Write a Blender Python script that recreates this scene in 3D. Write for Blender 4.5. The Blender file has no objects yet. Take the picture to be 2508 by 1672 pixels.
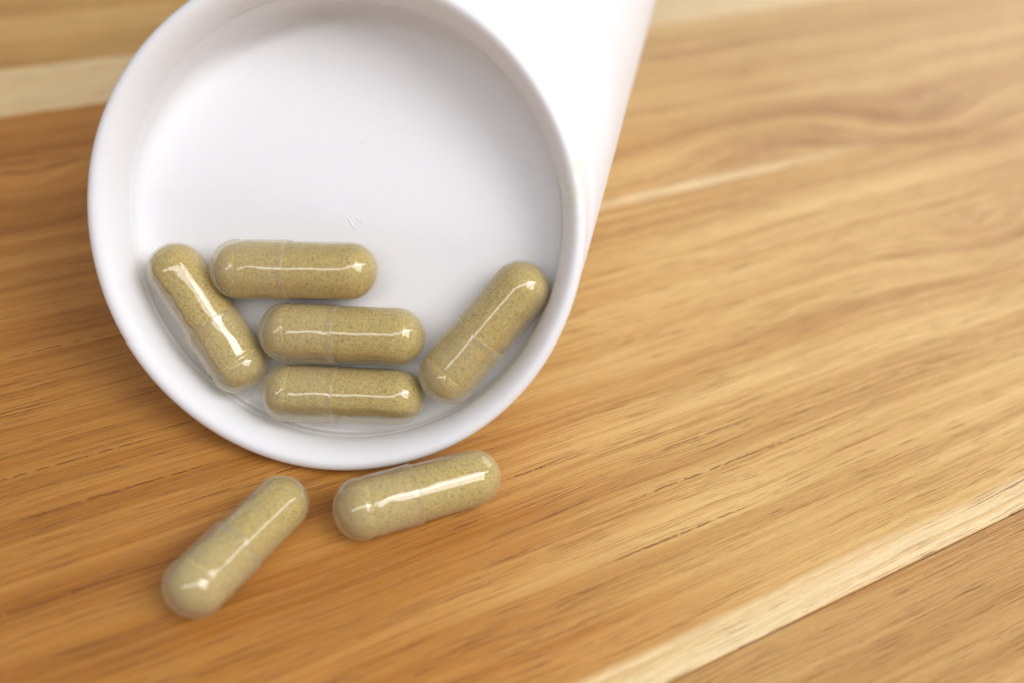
import bpy, math, random
from mathutils import Vector, Matrix

random.seed(7)
MM = 0.001
scene = bpy.context.scene
C = scene.collection

# ------------------------------------------------------------------ camera
cam_d = bpy.data.cameras.new('camera')
cam = bpy.data.objects.new('camera', cam_d); C.objects.link(cam)
right = Vector((0.99288, 0.08015, 0.08816)); up = Vector((-0.11915, 0.66793, 0.73463)); fwd = Vector((0.0, 0.7399, -0.67272))
mw = Matrix.Identity(4)
for r in range(3):
    mw[r][0] = right[r]; mw[r][1] = up[r]; mw[r][2] = -fwd[r]
mw.translation = Vector((0, 0, 0.1036))
cam.matrix_world = mw
cam_d.sensor_fit = 'HORIZONTAL'; cam_d.sensor_width = 36.0; cam_d.lens = 31.58
cam_d.clip_start = 0.003; cam_d.clip_end = 20.0
cam_d.dof.use_dof = True; cam_d.dof.focus_distance = 0.1315; cam_d.dof.aperture_fstop = 8.0
cam_d.dof.aperture_blades = 7
scene.camera = cam

# ------------------------------------------------------------------ world and lamps (indoors: soft room light, no sun)
world = bpy.data.worlds.new('World'); scene.world = world; world.use_nodes = True
bg = world.node_tree.nodes['Background']
bg.inputs[0].default_value = (0.935, 0.92, 1.0, 1); bg.inputs[1].default_value = 0.29

def area(name, loc, target, sx, sy, power, col, roll_dir=None):
    d = bpy.data.lights.new(name, 'AREA'); d.shape = 'RECTANGLE'; d.size = sx; d.size_y = sy
    d.energy = power; d.color = col
    o = bpy.data.objects.new(name, d); C.objects.link(o)
    z = (Vector(loc) - Vector(target)).normalized()
    x = Vector(roll_dir if roll_dir else (1, 0, 0)); x = (x - z * x.dot(z)).normalized()
    y = z.cross(x)
    m = Matrix.Identity(4)
    for r in range(3):
        m[r][0] = x[r]; m[r][1] = y[r]; m[r][2] = z[r]
    m.translation = Vector(loc); o.matrix_world = m
    return o
area('window_light', (0.40, -0.13, 0.50), (0.03, 0.09, 0.02), 0.36, 0.36, 2.5, (0.98, 0.98, 1.0))
area('back_window', (0.42, 0.78, 0.40), (0.08, 0.16, 0.0), 0.8, 0.5, 2.5, (0.98, 0.98, 1.0))
area('ceiling_lamp', (0.162, -0.171, 0.515), (0.0, 0.09, 0.01), 1.95, 0.095, 2.9, (0.98, 0.985, 1.0), (0.85, 0.53, 0))

vs = scene.view_settings
vs.view_transform = 'Standard'; vs.look = 'None'; vs.gamma = 1.0; vs.exposure = 0.10; vs.use_curve_mapping = False
scene.cycles.max_bounces = 7; scene.cycles.use_adaptive_sampling = True; scene.cycles.adaptive_threshold = 0.02; scene.cycles.transparent_max_bounces = 16
scene.cycles.use_denoising = True

# ------------------------------------------------------------------ node helpers
class NT:
    def __init__(s, name):
        s.m = bpy.data.materials.new(name); s.m.use_nodes = True
        s.t = s.m.node_tree; s.t.nodes.clear()
        s.out = s.t.nodes.new('ShaderNodeOutputMaterial')
    def n(s, typ, **kw):
        nd = s.t.nodes.new(typ)
        for k, v in kw.items(): setattr(nd, k, v)
        return nd
    def put(s, sock, v):
        if hasattr(v, 'links'): s.t.links.new(v, sock)
        elif isinstance(v, (tuple, list)) and len(v) == 3 and sock.type == 'RGBA': sock.default_value = (*v, 1)
        else: sock.default_value = v
    def math(s, op, a, b=None, c=None, clamp=False):
        nd = s.n('ShaderNodeMath', operation=op); nd.use_clamp = clamp
        s.put(nd.inputs[0], a)
        if b is not None: s.put(nd.inputs[1], b)
        if c is not None: s.put(nd.inputs[2], c)
        return nd.outputs[0]
    def vec(s, x, y, z=0.0):
        nd = s.n('ShaderNodeCombineXYZ'); s.put(nd.inputs[0], x); s.put(nd.inputs[1], y); s.put(nd.inputs[2], z); return nd.outputs[0]
    def noise(s, v, scale=1.0, detail=2.0, rough=0.5, dist=0.0, dims='3D'):
        nd = s.n('ShaderNodeTexNoise'); nd.noise_dimensions = dims
        s.put(nd.inputs['Vector'], v); nd.inputs['Scale'].default_value = scale; nd.inputs['Detail'].default_value = detail
        nd.inputs['Roughness'].default_value = rough; nd.inputs['Distortion'].default_value = dist
        return nd.outputs[0]
    def smooth(s, v, a, b):
        nd = s.n('ShaderNodeMapRange'); nd.interpolation_type = 'SMOOTHSTEP'
        s.put(nd.inputs[0], v); s.put(nd.inputs[1], a); s.put(nd.inputs[2], b); return nd.outputs[0]
    def ramp(s, v, stops):
        nd = s.n('ShaderNodeValToRGB'); el = nd.color_ramp.elements
        while len(el) > 1: el.remove(el[-1])
        el[0].position = stops[0][0]; el[0].color = (*stops[0][1], 1)
        for p, c in stops[1:]:
            e = el.new(p); e.color = (*c, 1)
        s.put(nd.inputs[0], v); return nd.outputs[0]
    def mix(s, f, a, b, mode='MIX'):
        nd = s.n('ShaderNodeMix'); nd.data_type = 'RGBA'; nd.blend_type = mode; nd.clamp_factor = True
        s.put(nd.inputs[0], f); s.put(nd.inputs[6], a); s.put(nd.inputs[7], b); return nd.outputs[2]
    def bump(s, h, strength, dist):
        nd = s.n('ShaderNodeBump'); nd.inputs['Strength'].default_value = strength; nd.inputs['Distance'].default_value = dist
        s.put(nd.inputs['Height'], h); return nd.outputs[0]
    def coords(s):
        tc = s.n('ShaderNodeTexCoord'); sc = s.n('ShaderNodeVectorMath', operation='SCALE')
        s.t.links.new(tc.outputs['Object'], sc.inputs[0]); sc.inputs['Scale'].default_value = 1000.0
        sp = s.n('ShaderNodeSeparateXYZ'); s.t.links.new(sc.outputs[0], sp.inputs[0])
        return sc.outputs[0], sp.outputs[0], sp.outputs[1], sp.outputs[2]
    def principled(s, **kw):
        p = s.n('ShaderNodeBsdfPrincipled')
        for k, v in kw.items(): s.put(p.inputs[k.replace('_', ' ')], v)
        s.t.links.new(p.outputs[0], s.out.inputs[0]); return p

# ------------------------------------------------------------------ wood (u along the grain, v across it, millimetres)
def wood(name, seed, sap=(), knots=(), dark=(0.41, 0.20, 0.048), mid=(0.61, 0.36, 0.112), light=(0.745, 0.495, 0.19), cracks=(), ring=1.0, streaks=(), low_u_tone=None):
    w = NT(name); P, u, v, z = w.coords()
    wob = w.noise(w.vec(w.math('MULTIPLY', u, 0.011), w.math('MULTIPLY_ADD', v, 0.018, seed)), 1, 2, 0.5)
    v1 = w.math('ADD', v, w.math('MULTIPLY', w.math('SUBTRACT', wob, 0.5), 5.0))
    wob2 = w.noise(w.vec(w.math('MULTIPLY', u, 0.06), w.math('MULTIPLY_ADD', v, 0.1, seed)), 1, 2, 0.5)
    v1 = w.math('ADD', v1, w.math('MULTIPLY', w.math('SUBTRACT', wob2, 0.5), 0.55))
    ksum = None
    for (ku, kv, su, sv, amp) in knots:
        du = w.math('MULTIPLY', w.math('SUBTRACT', u, ku), 1 / su); dv = w.math('MULTIPLY', w.math('SUBTRACT', v1, kv), 1 / sv)
        k = w.math('EXPONENT', w.math('MULTIPLY', w.math('ADD', w.math('MULTIPLY', du, du), w.math('MULTIPLY', dv, dv)), -1.0))
        v1 = w.math('ADD', v1, w.math('MULTIPLY', k, amp))
        ksum = k if ksum is None else w.math('MAXIMUM', ksum, k)
    bands = w.noise(w.vec(w.math('MULTIPLY', u, 0.0035), w.math('MULTIPLY', v1, 0.16 * ring), seed * 3.1), 1, 4, 0.62)
    lines = w.noise(w.vec(w.math('MULTIPLY', u, 0.010), w.math('MULTIPLY', v1, 1.15 * ring), seed * 1.7), 1, 3, 0.6)
    tone = w.noise(w.vec(w.math('MULTIPLY', u, 0.013), w.math('MULTIPLY', v, 0.012), seed * 5.3), 1, 2, 0.5)
    t = w.math('ADD', w.math('MULTIPLY', bands, 0.88), w.math('MULTIPLY', lines, 0.42))
    t = w.math('ADD', t, w.math('MULTIPLY_ADD', w.math('SUBTRACT', tone, 0.5), 0.30, -0.05))
    if ksum is not None: t = w.math('SUBTRACT', t, w.math('MULTIPLY', ksum, 0.08))
    col = w.ramp(t, [(0.36, dark), (0.57, mid), (0.78, light)])
    rg = w.noise(w.vec(w.math('MULTIPLY', u, 0.0045), w.math('MULTIPLY', v1, 0.80 * ring), seed * 8.3), 1, 4, 0.65)
    ridge = w.math('SUBTRACT', 1.0, w.smooth(w.math('ABSOLUTE', w.math('SUBTRACT', rg, 0.5)), 0.0, 0.028))
    ridge = w.math('MULTIPLY', ridge, w.smooth(lines, 0.30, 0.55))
    col = w.mix(w.math('MULTIPLY', ridge, 0.9), col, w.mix(1.0, col, (0.76, 0.60, 0.42), 'MULTIPLY'))
    if low_u_tone:  # darker, redder tone towards low u, boundary broken up by noise
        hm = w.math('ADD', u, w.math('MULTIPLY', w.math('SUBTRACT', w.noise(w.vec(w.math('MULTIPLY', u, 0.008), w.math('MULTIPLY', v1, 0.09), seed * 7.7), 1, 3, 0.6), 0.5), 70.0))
        hm = w.math('SUBTRACT', 1.0, w.smooth(hm, low_u_tone[0], low_u_tone[1]))
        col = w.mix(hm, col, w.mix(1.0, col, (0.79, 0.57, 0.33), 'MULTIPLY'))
    # sapwood strips: the paler young wood along a board edge
    smask = None
    for (a, b, soft) in sap:
        edge = w.math('ADD', v, w.math('MULTIPLY', w.math('SUBTRACT', wob2, 0.5), 2.0))
        mk = w.math('MULTIPLY', w.smooth(edge, a - soft, a + soft), w.math('SUBTRACT', 1.0, w.smooth(edge, b - soft, b + soft)))
        smask = mk if smask is None else w.math('MAXIMUM', smask, mk)
    for (a, b, u0, u1, soft) in streaks:
        mk = w.math('MULTIPLY', w.smooth(v, a - soft, a + soft), w.math('SUBTRACT', 1.0, w.smooth(v, b - soft, b + soft)))
        mk = w.math('MULTIPLY', mk, w.math('SUBTRACT', 1.0, w.smooth(u, u0, u1)))
        mk = w.math('MULTIPLY', mk, w.smooth(u, 45, 85))
        smask = mk if smask is None else w.math('MAXIMUM', smask, mk)
    if smask is not None:
        scol = w.ramp(lines, [(0.30, (0.62, 0.36, 0.125)), (0.42, (0.75, 0.53, 0.25)), (0.62, (0.82, 0.63, 0.35))])
        col = w.mix(smask, col, scol)
    # fibres, pores and short checks
    fib = w.noise(w.vec(w.math('MULTIPLY', u, 0.55), w.math('MULTIPLY', v1, 7.0), seed), 1, 4, 0.7)
    col = w.mix(1.0, col, w.ramp(fib, [(0.25, (0.90, 0.88, 0.84)), (0.55, (1, 1, 1)), (0.8, (1.07, 1.07, 1.06))]), 'MULTIPLY')
    pz = w.noise(w.vec(w.math('MULTIPLY', u, 0.02), w.math('MULTIPLY', v1, 0.42), seed * 2.3), 1, 2, 0.5)
    po = w.noise(w.vec(w.math('MULTIPLY', u, 0.12), w.math('MULTIPLY', v1, 8.0), seed * 4.1), 1, 2, 0.5)
    pore = w.math('MULTIPLY', w.smooth(po, 0.605, 0.625), w.smooth(pz, 0.40, 0.55))
    long_ = w.noise(w.vec(w.math('MULTIPLY', u, 0.022), w.math('MULTIPLY', v1, 2.6), seed * 6.7), 1, 3, 0.6)
    check = w.math('MULTIPLY', w.smooth(long_, 0.655, 0.675), w.smooth(po, 0.40, 0.52))
    for (cv, ca, cb) in cracks:
        jit = w.noise(w.vec(w.math('MULTIPLY', u, 0.9), cv), 1, 3, 0.7)
        dv = w.math('ADD', w.math('SUBTRACT', v, cv), w.math('MULTIPLY', w.math('SUBTRACT', wob2, 0.5), 0.9))
        dv = w.math('ABSOLUTE', w.math('ADD', dv, w.math('MULTIPLY', w.math('SUBTRACT', jit, 0.5), 0.55)))
        ck = w.math('SUBTRACT', 1.0, w.smooth(dv, 0.06, 0.15))
        ck = w.math('MULTIPLY', ck, w.math('MULTIPLY', w.smooth(u, ca, ca + 8), w.math('SUBTRACT', 1.0, w.smooth(u, cb - 8, cb))))
        ck = w.math('MULTIPLY', ck, w.smooth(w.noise(w.vec(w.math('MULTIPLY', u, 0.35), cv), 1, 3, 0.7), 0.40, 0.52))
        check = w.math('MAXIMUM', check, ck)
    dk = w.math('MAXIMUM', w.math('MULTIPLY', pore, 0.80), w.math('MULTIPLY', check, 1.0), clamp=True)
    col = w.mix(dk, col, w.mix(1.0, col, (0.36, 0.24, 0.15), 'MULTIPLY'))
    fleck = w.noise(w.vec(w.math('MULTIPLY', u, 0.5), w.math('MULTIPLY', v1, 9.0), seed * 9.1), 1, 3, 0.75)
    col = w.mix(1.0, col, w.ramp(fleck, [(0.32, (0.87, 0.83, 0.77)), (0.46, (1, 1, 1)), (0.62, (1.0, 1.0, 1.0)), (0.72, (1.11, 1.10, 1.08))]), 'MULTIPLY')
    grain = w.noise(w.vec(w.math('MULTIPLY', u, 2.2), w.math('MULTIPLY', v, 6.0), seed), 1, 2, 0.6)
    hgt = w.math('ADD', w.math('MULTIPLY', fib, 0.35), w.math('MULTIPLY', grain, 0.22))
    hgt = w.math('ADD', hgt, w.math('MULTIPLY', lines, 0.45))
    hgt = w.math('SUBTRACT', hgt, w.math('MULTIPLY', w.smooth(po, 0.58, 0.66), 0.6))
    w.principled(Base_Color=col, Roughness=w.math('MULTIPLY_ADD', fib, 0.18, 0.36), Specular_IOR_Level=0.40,
                 Normal=w.bump(hgt, 0.45, 0.00024))
    return w.m

# ------------------------------------------------------------------ mesh helpers
def link_mesh(name, verts, faces, mat, parent=None, smooth=True, sharp=None):
    me = bpy.data.meshes.new(name); me.from_pydata(verts, [], faces); me.update()
    if smooth:
        me.polygons.foreach_set('use_smooth', [True] * len(me.polygons))
        if sharp: me.set_sharp_from_angle(angle=math.radians(sharp))
    me.materials.append(mat)
    o = bpy.data.objects.new(name, me); C.objects.link(o)
    if parent: o.parent = parent
    return o

def skin(rings, close_first=False, close_last=False):
    n = len(rings[0]); V = [p for r in rings for p in r]; F = []
    for i in range(len(rings) - 1):
        for j in range(n):
            k = (j + 1) % n
            F.append((i * n + j, i * n + k, (i + 1) * n + k, (i + 1) * n + j))
    if close_first:
        c = Vector((0, 0, 0))
        for p in rings[0]: c += Vector(p)
        V.append(tuple(c / n)); q = len(V) - 1
        F += [(q, (j + 1) % n, j) for j in range(n)]
    if close_last:
        c = Vector((0, 0, 0))
        for p in rings[-1]: c += Vector(p)
        V.append(tuple(c / n)); q = len(V) - 1; b = (len(rings) - 1) * n
        F += [(q, b + j, b + (j + 1) % n) for j in range(n)]
    return V, F

def sstep(t):
    t = max(0.0, min(1.0, t)); return t * t * (3 - 2 * t)

# ------------------------------------------------------------------ table top: glued boards
table = bpy.data.objects.new('table_top', None); C.objects.link(table)
table['kind'] = 'structure'
table.rotation_euler.z = math.atan2(0.5285, 0.8489)

def plank(v0, v1, mat, dz=0.0):
    u0, u1 = -320, 620; g = 0.06; c = 0.26; th = 22
    a, b = v0 + g, v1 - g
    prof = [(a, -th), (a, -c), (a + c * 0.35, -c * 0.25), (a + c, 0), (b - c, 0), (b - c * 0.35, -c * 0.25), (b, -c), (b, -th)]
    V = []; n = 48
    for i in range(n + 1):
        u = u0 + (u1 - u0) * i / n
        for (y, z) in prof: V.append((u * MM, y * MM, (z + dz) * MM))
    k = len(prof); F = []
    for i in range(n):
        for j in range(k):
            F.append((i * k + j, (i + 1) * k + j, (i + 1) * k + (j + 1) % k, i * k + (j + 1) % k))
    F.append(tuple(range(k))); F.append(tuple(n * k + j for j in range(k))[::-1])
    return link_mesh('plank', V, F, mat, table, smooth=False)

plank(-140, -52, wood('wood_outer_front', 11.3))
plank(-52, 34.3, wood('wood_front', 2.7, dark=(0.36, 0.165, 0.038), mid=(0.49, 0.262, 0.076), light=(0.60, 0.355, 0.122), ring=0.8), -0.05)
plank(34.3, 122.0, wood('wood_middle', 5.2, sap=((31.0, 38.9, 0.9),), knots=((172, 88, 22, 7, 6),), cracks=((59.8, 58, 104), (70.5, 30, 62), (52.0, 50, 80), (76.0, -30, 22), (84.5, 8, 40), (66.0, 66, 92), (90.0, -22, 12), (98.0, -30, 5)), low_u_tone=(20, 85)))
plank(122.0, 201.0, wood('wood_back', 8.9, knots=((152, 140, 34, 9, -8), (200, 134, 26, 12, 10), (-6, 168, 20, 9, 9)), cracks=((123.2, -30, 10),), streaks=((125.6, 128.4, 120, 190, 0.5),), low_u_tone=(5, 70)), -0.04)
plank(201.0, 290.0, wood('wood_rear', 13.4, sap=((197.0, 222.5, 0.8),), light=(0.80, 0.53, 0.20)), 0.03)
plank(290.0, 378.0, wood('wood_outer_back', 17.9))
plank(378.0, 470.0, wood('wood_outer_rear', 21.1))

# ------------------------------------------------------------------ bottle
def plastic(name, stain=False, warm=0.0):
    w = NT(name); P, x, y, z = w.coords()
    fine = w.noise(P, 0.55, 3, 0.6)
    base = w.mix(fine, (0.82, 0.82, 0.835), (0.85, 0.845, 0.85))
    if stain:
        # yellow-green powder smear on the lip
        du = w.math('SUBTRACT', x, 31.3); dv = w.math('SUBTRACT', y, 10.0)
        mk = w.math('EXPONENT', w.math('MULTIPLY', w.math('ADD', w.math('MULTIPLY', w.math('MULTIPLY', du, du), 0.55), w.math('MULTIPLY', w.math('MULTIPLY', dv, dv), 0.030)), -1.0))
        nz = w.smooth(w.noise(P, 0.9, 3, 0.6), 0.46, 0.62)
        base = w.mix(w.math('MULTIPLY', w.math('MULTIPLY', mk, nz), 0.55), base, (0.66, 0.76, 0.36))
    sp = w.n('ShaderNodeTexVoronoi'); w.put(sp.inputs['Vector'], P); sp.inputs['Scale'].default_value = 0.21
    speck = w.math('SUBTRACT', 1.0, w.smooth(sp.outputs['Distance'], 0.012, 0.030))
    base = w.mix(w.math('MULTIPLY', speck, 0.45), base, (0.45, 0.36, 0.27))
    wav = w.noise(P, 0.10, 2, 0.5)
    p = w.principled(Base_Color=base, Roughness=0.5, Specular_IOR_Level=0.35, Normal=w.bump(w.math('ADD', wav, w.math('MULTIPLY', fine, 0.05)), 0.25, 0.0004))
    return w.m
plastic_m = plastic('white_plastic'); plastic_lip = plastic('white_plastic_lip', True)

M = Vector((-25.932, 97.657, 31.481)); N = Vector((-0.0579, -0.859, 0.5086)).normalized()
U = Vector((-N.y, N.x, 0)).normalized(); V = N.cross(U)
bottle = bpy.data.objects.new('bottle', None); C.objects.link(bottle)
bm4 = Matrix.Identity(4)
for r in range(3):
    bm4[r][0] = U[r]; bm4[r][1] = V[r]; bm4[r][2] = N[r]
bm4.translation = M * MM
bottle.matrix_world = bm4
bottle['label'] = 'white plastic bottle lying on its side, open mouth towards the viewer, capsules inside'
bottle['category'] = 'bottle'
Wi = bm4.inverted()
SEG = 144
def to_local(p): return tuple(Wi @ (Vector(p) * MM))

# lip: smooth moulded ring; profile (radius, depth below the mouth plane)
lip = [(30.86, 5.35), (30.83, 5.05)]
for i in range(0, 14):
    a = math.pi / 2 * (1 - i / 13); lip.append((33.0 - 2.18 * math.sin(a) ** 1.15, 4.75 * (1 - math.cos(a))))
for i in range(1, 11):
    a = math.pi / 2 * i / 10; lip.append((33.0 + 1.0 * math.sin(a), 1.1 * (1 - math.cos(a))))
rings = []
def wobble(j): return 0.05 * math.sin(3 * j / SEG * 2 * math.pi + 1) + 0.03 * math.sin(7 * j / SEG * 2 * math.pi)
for (r, d) in lip:
    wt = max(0.0, (r - 30.9) / 3.1); r2 = r + 0.32 * wt
    rings.append([(((r2 + wobble(j)) * math.cos(2 * math.pi * j / SEG) - 0.28 * wt) * MM, ((r2 + wobble(j)) * math.sin(2 * math.pi * j / SEG) - 0.25 * wt) * MM, -d * MM) for j in range(SEG)])
# skirt of the lip runs back level with the table
yaw = math.radians(8.0); A = Vector((math.sin(yaw), math.cos(yaw), 0))
edge_w = [bm4 @ Vector(p) / MM for p in rings[-1]]
for (s, dr) in ((0.5, 0.0), (2.0, 0.0), (2.9, -0.03), (3.2, -0.12), (3.35, -0.4)):
    ring = []
    for j, p in enumerate(edge_w):
        rad = (p - M).normalized()
        q = p + A * s + rad * dr; q.z = max(q.z, 1.2)
        ring.append(to_local(q))
    rings.append(ring)
Vv, F = skin(rings)
link_mesh('lip', Vv, F, plastic_lip, bottle)

# shoulder and body
rings = []
def body_ring(s, gam, R, cx_t, cz, lo=0.2):
    yw = math.radians(3.86) * (1 - cx_t) + yaw * cx_t
    nrm = Vector((-math.sin(yw) * math.cos(gam), -math.cos(yw) * math.cos(gam), math.sin(gam)))
    uu = Vector((-nrm.y, nrm.x, 0)).normalized(); vv = nrm.cross(uu)
    yy = M.y + s * A.y
    cx_b = -21.2 + (yy - 130.0) * math.tan(yaw)
    c = Vector((M.x + (cx_b - M.x) * cx_t + (1 - cx_t) * s * A.x, yy, cz))
    ring = []
    for j in range(SEG):
        a = 2 * math.pi * j / SEG
        p = c + uu * (R * math.cos(a)) + vv * (R * math.sin(a)); p.z = max(p.z, lo)
        ring.append(to_local(p))
    return ring
g0 = math.radians(30.57)
for (s, dr, lo) in ((2.2, -0.30, 1.2), (3.0, -0.20, 1.1), (4.2, -0.16, 1.0), (5.6, -0.16, 0.9)):
    ring = []
    for p in edge_w:
        q = p + A * s + (p - M).normalized() * dr; q.z = max(q.z, lo)
        ring.append(to_local(q))
    rings.append(ring)
nsh = 22
for i in range(1, nsh + 1):
    t = i / nsh; s = 6.0 + 30.0 * t
    gam = g0 * (1 - sstep(t)); R = 34.1
    rings.append(body_ring(s, gam, R, sstep(t * 1.3), max(R * math.cos(gam) + 0.2, 31.481 + (34.2 - 31.481) * sstep(t)), 0.2))
for s in (45, 60, 80, 100, 116):
    rings.append(body_ring(s, 0, 34.0, 1, 34.2))
for i in range(1, 8):
    a = math.pi / 2 * i / 7
    rings.append(body_ring(116 + 4 * math.sin(a), 0, 30.0 + 4 * math.cos(a), 1, 34.2))
rings.append(body_ring(120, 0, 26, 1, 34.2)); rings.append(body_ring(117.5, 0, 23, 1, 34.2)); rings.append(body_ring(117.0, 0, 10, 1, 34.2))
Vv, F = skin(rings, close_last=True)
link_mesh('body', Vv, F, plastic_m, bottle)

# inside: wall with two moulded ridges, then the white inner surface the capsules lie on
def depth_at(u, v):
    return 7.9 + 6.5 * sstep((v + 1.0) / 34.0)
inner = []
def iring(r, f, d0=0.0, fixed=None):
    ring = []
    for j in range(SEG):
        a = 2 * math.pi * j / SEG; u = r * math.cos(a); v = r * math.sin(a)
        d = fixed if fixed is not None else d0 + depth_at(u, v) * f
        ring.append((u * MM, v * MM, -d * MM))
    return ring
for (r, d) in ((30.86, 4.65), (30.81, 4.95), (30.80, 5.2), (30.70, 5.35), (30.66, 5.6)):
    inner.append(iring(r, 0, fixed=d))
for (r, f) in ((30.65, 0.73),):
    inner.append(iring(r, f))
for i in range(1, 9):
    a = math.pi / 2 * i / 8
    inner.append(iring(30.64 - 3.0 * (1 - math.cos(a)), 0.74 + 0.26 * math.sin(a)))
for r in (27, 26, 24, 21, 18, 15, 12, 9, 6, 3, 1): inner.append(iring(r, 1.0))
Vv, F = skin(inner, close_last=True)
link_mesh('inner_wall', Vv, F, plastic_m, bottle)

# small moulded strokes on the inner surface
def stroke(u0, v0, u1, v1, w):
    a = Vector((u0, v0, -depth_at(u0, v0))); b = Vector((u1, v1, -depth_at(u1, v1)))
    d = (b - a).normalized(); q = Vector((0, 0, 1)).cross(d).normalized(); rr = []
    for (t, k) in ((-0.12, 0.05), (-0.04, 0.7), (0.1, 1), (0.9, 1), (1.04, 0.7), (1.12, 0.05)):
        c = a + (b - a) * t
        rr.append([tuple((c + q * (w * k * math.cos(x)) + Vector((0, 0, 1)) * (0.06 * k * math.sin(x))) * MM) for x in [2 * math.pi * i / 8 for i in range(8)]])
    Vv, F = skin(rr, True, True)
    link_mesh('moulded_mark', Vv, F, plastic_m, bottle)
stroke(0.15, 0.65, 1.15, -0.55, 0.13); stroke(1.35, 1.05, 1.75, 0.6, 0.11); stroke(1.85, 0.55, 2.35, 0.6, 0.11)

# ------------------------------------------------------------------ capsules
def shell_mat(name, tint, haze):
    w = NT(name); P, x, y, z = w.coords()
    nb = w.noise(P, 0.42, 2, 0.5)
    nrm = w.bump(nb, 0.07, 0.00025)
    tr = w.n('ShaderNodeBsdfTransparent'); w.put(tr.inputs[0], tint)
    gl = w.n('ShaderNodeBsdfGlossy'); w.put(gl.inputs['Color'], (1, 1, 1)); w.put(gl.inputs['Roughness'], 0.04); w.put(gl.inputs['Normal'], nrm)
    df = w.n('ShaderNodeBsdfDiffuse'); w.put(df.inputs[0], (0.93, 0.86, 0.68))
    tl = w.n('ShaderNodeBsdfTranslucent'); w.put(tl.inputs[0], (0.93, 0.86, 0.68))
    ad = w.n('ShaderNodeMixShader'); w.put(ad.inputs[0], 0.45); w.t.links.new(df.outputs[0], ad.inputs[1]); w.t.links.new(tl.outputs[0], ad.inputs[2])
    lw = w.n('ShaderNodeLayerWeight'); lw.inputs[0].default_value = 0.5
    edge = w.math('POWER', lw.outputs['Facing'], 2.0)
    m1 = w.n('ShaderNodeMixShader'); w.put(m1.inputs[0], w.math('MULTIPLY_ADD', edge, 0.42, haze, clamp=True))
    w.t.links.new(tr.outputs[0], m1.inputs[1]); w.t.links.new(ad.outputs[0], m1.inputs[2])
    fr = w.n('ShaderNodeFresnel'); fr.inputs[0].default_value = 1.62; w.put(fr.inputs['Normal'], nrm)
    m2 = w.n('ShaderNodeMixShader'); w.put(m2.inputs[0], w.math('MINIMUM', fr.outputs[0], 0.22))
    w.t.links.new(m1.outputs[0], m2.inputs[1]); w.t.links.new(gl.outputs[0], m2.inputs[2])
    w.t.links.new(m2.outputs[0], w.out.inputs[0])
    return w.m
cap_m = shell_mat('gelatin_cap', (0.98, 0.97, 0.92), 0.17); body_m = shell_mat('gelatin_body', (0.99, 0.98, 0.94), 0.06)

def powder_mat():
    w = NT('herbal_powder'); P, x, y, z = w.coords()
    oi = w.n('ShaderNodeObjectInfo'); off = w.math('MULTIPLY', oi.outputs['Random'], 40.0)
    ad = w.n('ShaderNodeVectorMath', operation='ADD'); w.t.links.new(P, ad.inputs[0]); w.t.links.new(w.vec(off, off, off), ad.inputs[1]); Q = ad.outputs[0]
    n1 = w.noise(Q, 4.0, 5, 0.75); n2 = w.noise(Q, 0.5, 2, 0.5)
    col = w.ramp(n1, [(0.28, (0.21, 0.16, 0.062)), (0.44, (0.49, 0.385, 0.15)), (0.57, (0.63, 0.505, 0.20)), (0.75, (0.80, 0.68, 0.34))])
    col = w.mix(w.smooth(n2, 0.45, 0.65), col, w.mix(1.0, col, (1.03, 0.98, 0.90), 'MULTIPLY'))
    vo = w.n('ShaderNodeTexVoronoi'); w.put(vo.inputs['Vector'], Q); vo.inputs['Scale'].default_value = 3.6
    r = w.n('ShaderNodeSeparateColor'); w.t.links.new(vo.outputs['Color'], r.inputs[0])
    core = w.math('SUBTRACT', 1.0, w.smooth(vo.outputs['Distance'], 0.22, 0.40))
    col = w.mix(w.math('MULTIPLY', core, w.smooth(r.outputs[0], 0.80, 0.84)), col, (0.15, 0.12, 0.075))
    col = w.mix(w.math('MULTIPLY', core, w.smooth(r.outputs[1], 0.80, 0.84)), col, (0.62, 0.50, 0.16))
    col = w.mix(w.math('MULTIPLY', core, w.smooth(r.outputs[2], 0.88, 0.90)), col, (0.27, 0.18, 0.07))
    w.principled(Base_Color=col, Roughness=0.95, Specular_IOR_Level=0.1, Normal=w.bump(n1, 0.6, 0.0002))
    return w.m
powder_m = powder_mat()

RC, RB, LEN = 4.2, 4.02, 15.55            # cap radius, body radius, distance between the end centres
CS = 96
def revolve(prof, fn=None):
    rings = []
    for (z, r) in prof:
        ring = []
        for j in range(CS):
            a = 2 * math.pi * j / CS
            rr = r + (fn(z, a, r) if fn else 0.0)
            ring.append((rr * math.cos(a) * MM, rr * math.sin(a) * MM, z * MM))
        rings.append(ring)
    return rings
def dents(z, a, r):
    d = 0.0
    for a0 in (0.0, math.radians(95), math.radians(180), math.radians(275)):
        da = (a - a0 + math.pi) % (2 * math.pi) - math.pi
        d -= 0.08 * math.exp(-((z - 2.6) / 0.75) ** 2 - (da * r / 0.62) ** 2)
    d += 0.02 * math.sin(2 * a + z * 0.6) + 0.012 * math.sin(5 * a + 1.3 * z)
    return d * min(1.0, r / 3.0)
SEAM = 7.1
prof = []
for i in range(1, 19):
    a = math.pi / 2 * i / 18; prof.append((-0.5 - (RC - 0.5) * math.cos(a), RC * math.sin(a) ** 0.96))
for z, r in ((-0.2, RC), (0.0, RC - 0.05), (0.2, RC - 0.14), (0.4, RC - 0.15), (0.6, RC - 0.06), (0.8, RC)): prof.append((z, r))
z = 1.1
while z < SEAM - 0.4: prof.append((z, RC)); z += 0.25
prof += [(SEAM - 0.35, RC), (SEAM - 0.22, RC + 0.03), (SEAM - 0.08, RC + 0.035), (SEAM, RC), (SEAM + 0.01, RB + 0.01)]
rings = revolve(prof, dents)
Vv, F = skin(rings, close_first=True)
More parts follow.
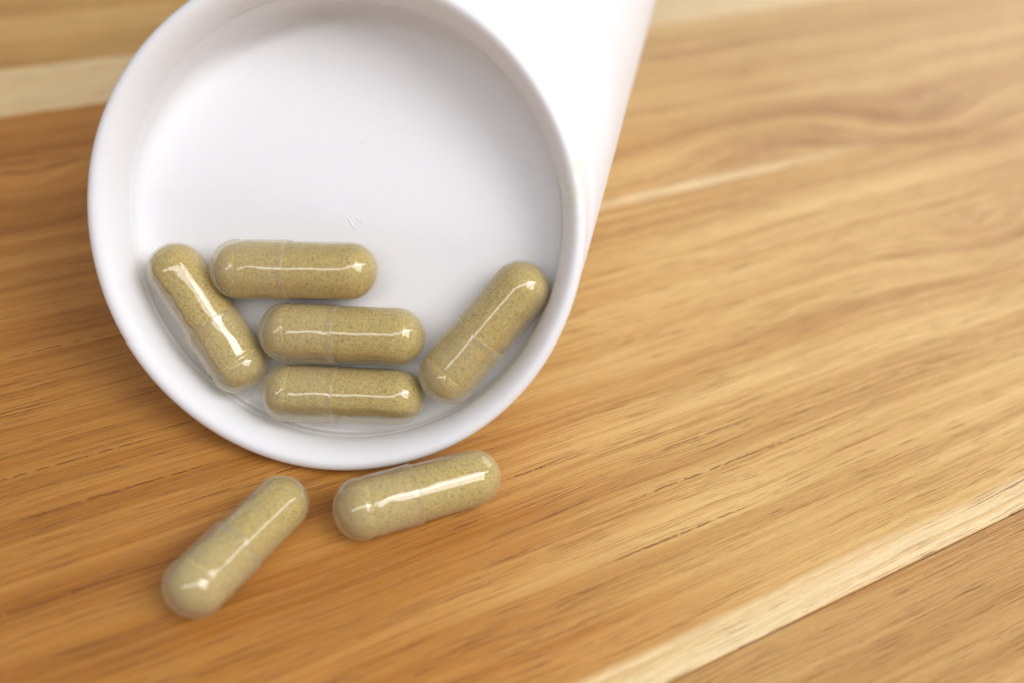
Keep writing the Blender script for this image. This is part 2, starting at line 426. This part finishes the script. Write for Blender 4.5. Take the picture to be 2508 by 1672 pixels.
cap_me = link_mesh('cap', Vv, F, cap_m)
prof = []
z = SEAM - 0.9
while z < LEN - 0.01: prof.append((z, RB)); z += 0.5
for i in range(0, 18):
    a = math.pi / 2 * i / 18; prof.append((LEN + RB * math.sin(a), RB * math.cos(a) ** 0.97))
rings = revolve(prof, lambda z, a, r: (0.015 * math.sin(2 * a + 0.5) + 0.01 * math.sin(3 * a + z)) * min(1, r / 3))
Vv, F = skin(rings, close_last=True)
body_me = link_mesh('capsule_body', Vv, F, body_m)
prof = []
RP = 3.95
for i in range(1, 14):
    a = math.pi / 2 * i / 14; prof.append((0.25 - (RP - 0.3) * math.cos(a), (RP + 0.12) * math.sin(a)))
z = 0.5
while z < LEN - 0.3: prof.append((z, RP + (0.12 if z < SEAM - 1.5 else 0.0))); z += 0.35
for i in range(0, 14):
    a = math.pi / 2 * i / 14; prof.append((LEN - 0.2 + RP * math.sin(a), RP * math.cos(a)))
rnd = random.Random(3)
def packed(cut):
    """settled powder: the fill stops short of the shell on the +x side when cut < RP"""
    def fn(z, a, r):
        x = r * math.cos(a); d = rnd.uniform(-0.03, 0.03) * min(1, r / 2)
        lim = cut + 0.12 * math.sin(z * 0.9) + 0.06 * math.sin(z * 2.3 + 1)
        if x > lim - 0.5: d += (lim - 0.5 + 0.5 * (1 - math.exp(-(x - lim + 0.5) / 0.5)) - x) / max(math.cos(a), 0.3)
        return d
    return fn
pow_protos = {}
for key, cut in (('cut', 2.7), ('slight', 3.45)):
    Vv, F = skin(revolve(prof, packed(cut)), True, True)
    pow_protos[key] = link_mesh('powder_fill', Vv, F, powder_m)
used = set()

def capsule(pa, pb, roll, label, fill='slight', gap=None, size=1.0, group='herbal capsules'):
    """pa = centre of the cap end, pb = centre of the body end (mm); roll turns the lock dents; gap = side where the fill stops short"""
    pa = Vector(pa); pb = Vector(pb); zax = (pb - pa).normalized()
    e = bpy.data.objects.new('capsule', None); C.objects.link(e)
    view = Vector((0, 0, 103.6)) - (pa + pb) / 2
    x = (view - zax * view.dot(zax)).normalized()            # x points to the side that lies uppermost
    x = Matrix.Rotation(roll, 3, zax) @ x; y = zax.cross(x)
    m = Matrix.Identity(4)
    for r in range(3):
        m[r][0] = x[r]; m[r][1] = y[r]; m[r][2] = zax[r]
    m.translation = ((pa + pb) / 2 - zax * (LEN * size / 2)) * MM
    e.matrix_world = m @ Matrix.Scale(size, 4)
    e['label'] = label; e['category'] = 'capsule'; e['group'] = group
    for p in (cap_me, body_me, pow_protos[fill]):
        o = p.copy() if p.name in used else p
        if o is not p: C.objects.link(o)
        used.add(p.name); o.parent = e
        if p is pow_protos[fill] and gap is not None:
            g = m.to_3x3().inverted() @ Vector(gap)
            o.rotation_euler.z = math.atan2(g.y, g.x)
    return e

def inb(u, v, d): return M + U * u + V * v - N * d     # a point inside the bottle mouth, d below the mouth plane
capsule(inb(-4.45, -24.94, 3.75), inb(11.2, -22.9, 3.85), 0.55, 'capsule at the bottom of the stack inside the bottle mouth, nearest the lip', 'cut', -V + N * 0.45)
capsule(inb(-5.4, -16.17, 3.75), inb(10.05, -14.24, 3.85), -0.75, 'middle capsule of the three lying level inside the bottle mouth', 'slight', -V * 0.9 + N * 0.3)
capsule(inb(-13.15, -8.3, 3.7), inb(2.22, -6.1, 3.85), 0.12, 'topmost of the three level capsules inside the bottle', 'slight', V + N * 0.3)
capsule(inb(-12.4, -21.95, 3.75), inb(-22.5, -10.1, 3.9), -0.25, 'slanting capsule against the left wall inside the bottle mouth', 'cut', -U - V * 0.8 + N * 0.5)
capsule(inb(18.2, -18.1, 3.3), inb(26.2, -4.9, 4.4), 0.8, 'slanting capsule against the right wall inside the bottle mouth', 'slight', U - V * 0.6 + N * 0.5)
capsule((-34.9, 58.6, RC * 0.95 + 0.08), (-28.2, 72.2, RB * 0.95 + 0.06), -0.1, 'capsule on the wood farthest from the bottle, nearest the viewer, pointing away', 'slight', (-1, 0.5, 0.5), 0.95)
capsule((-16.96, 72.84, RC + 0.08), (-3.31, 80.23, RB + 0.06), 0.18, 'capsule on the wood lying right under the front of the bottle lip', 'slight', (-0.3, 1, 0.6))
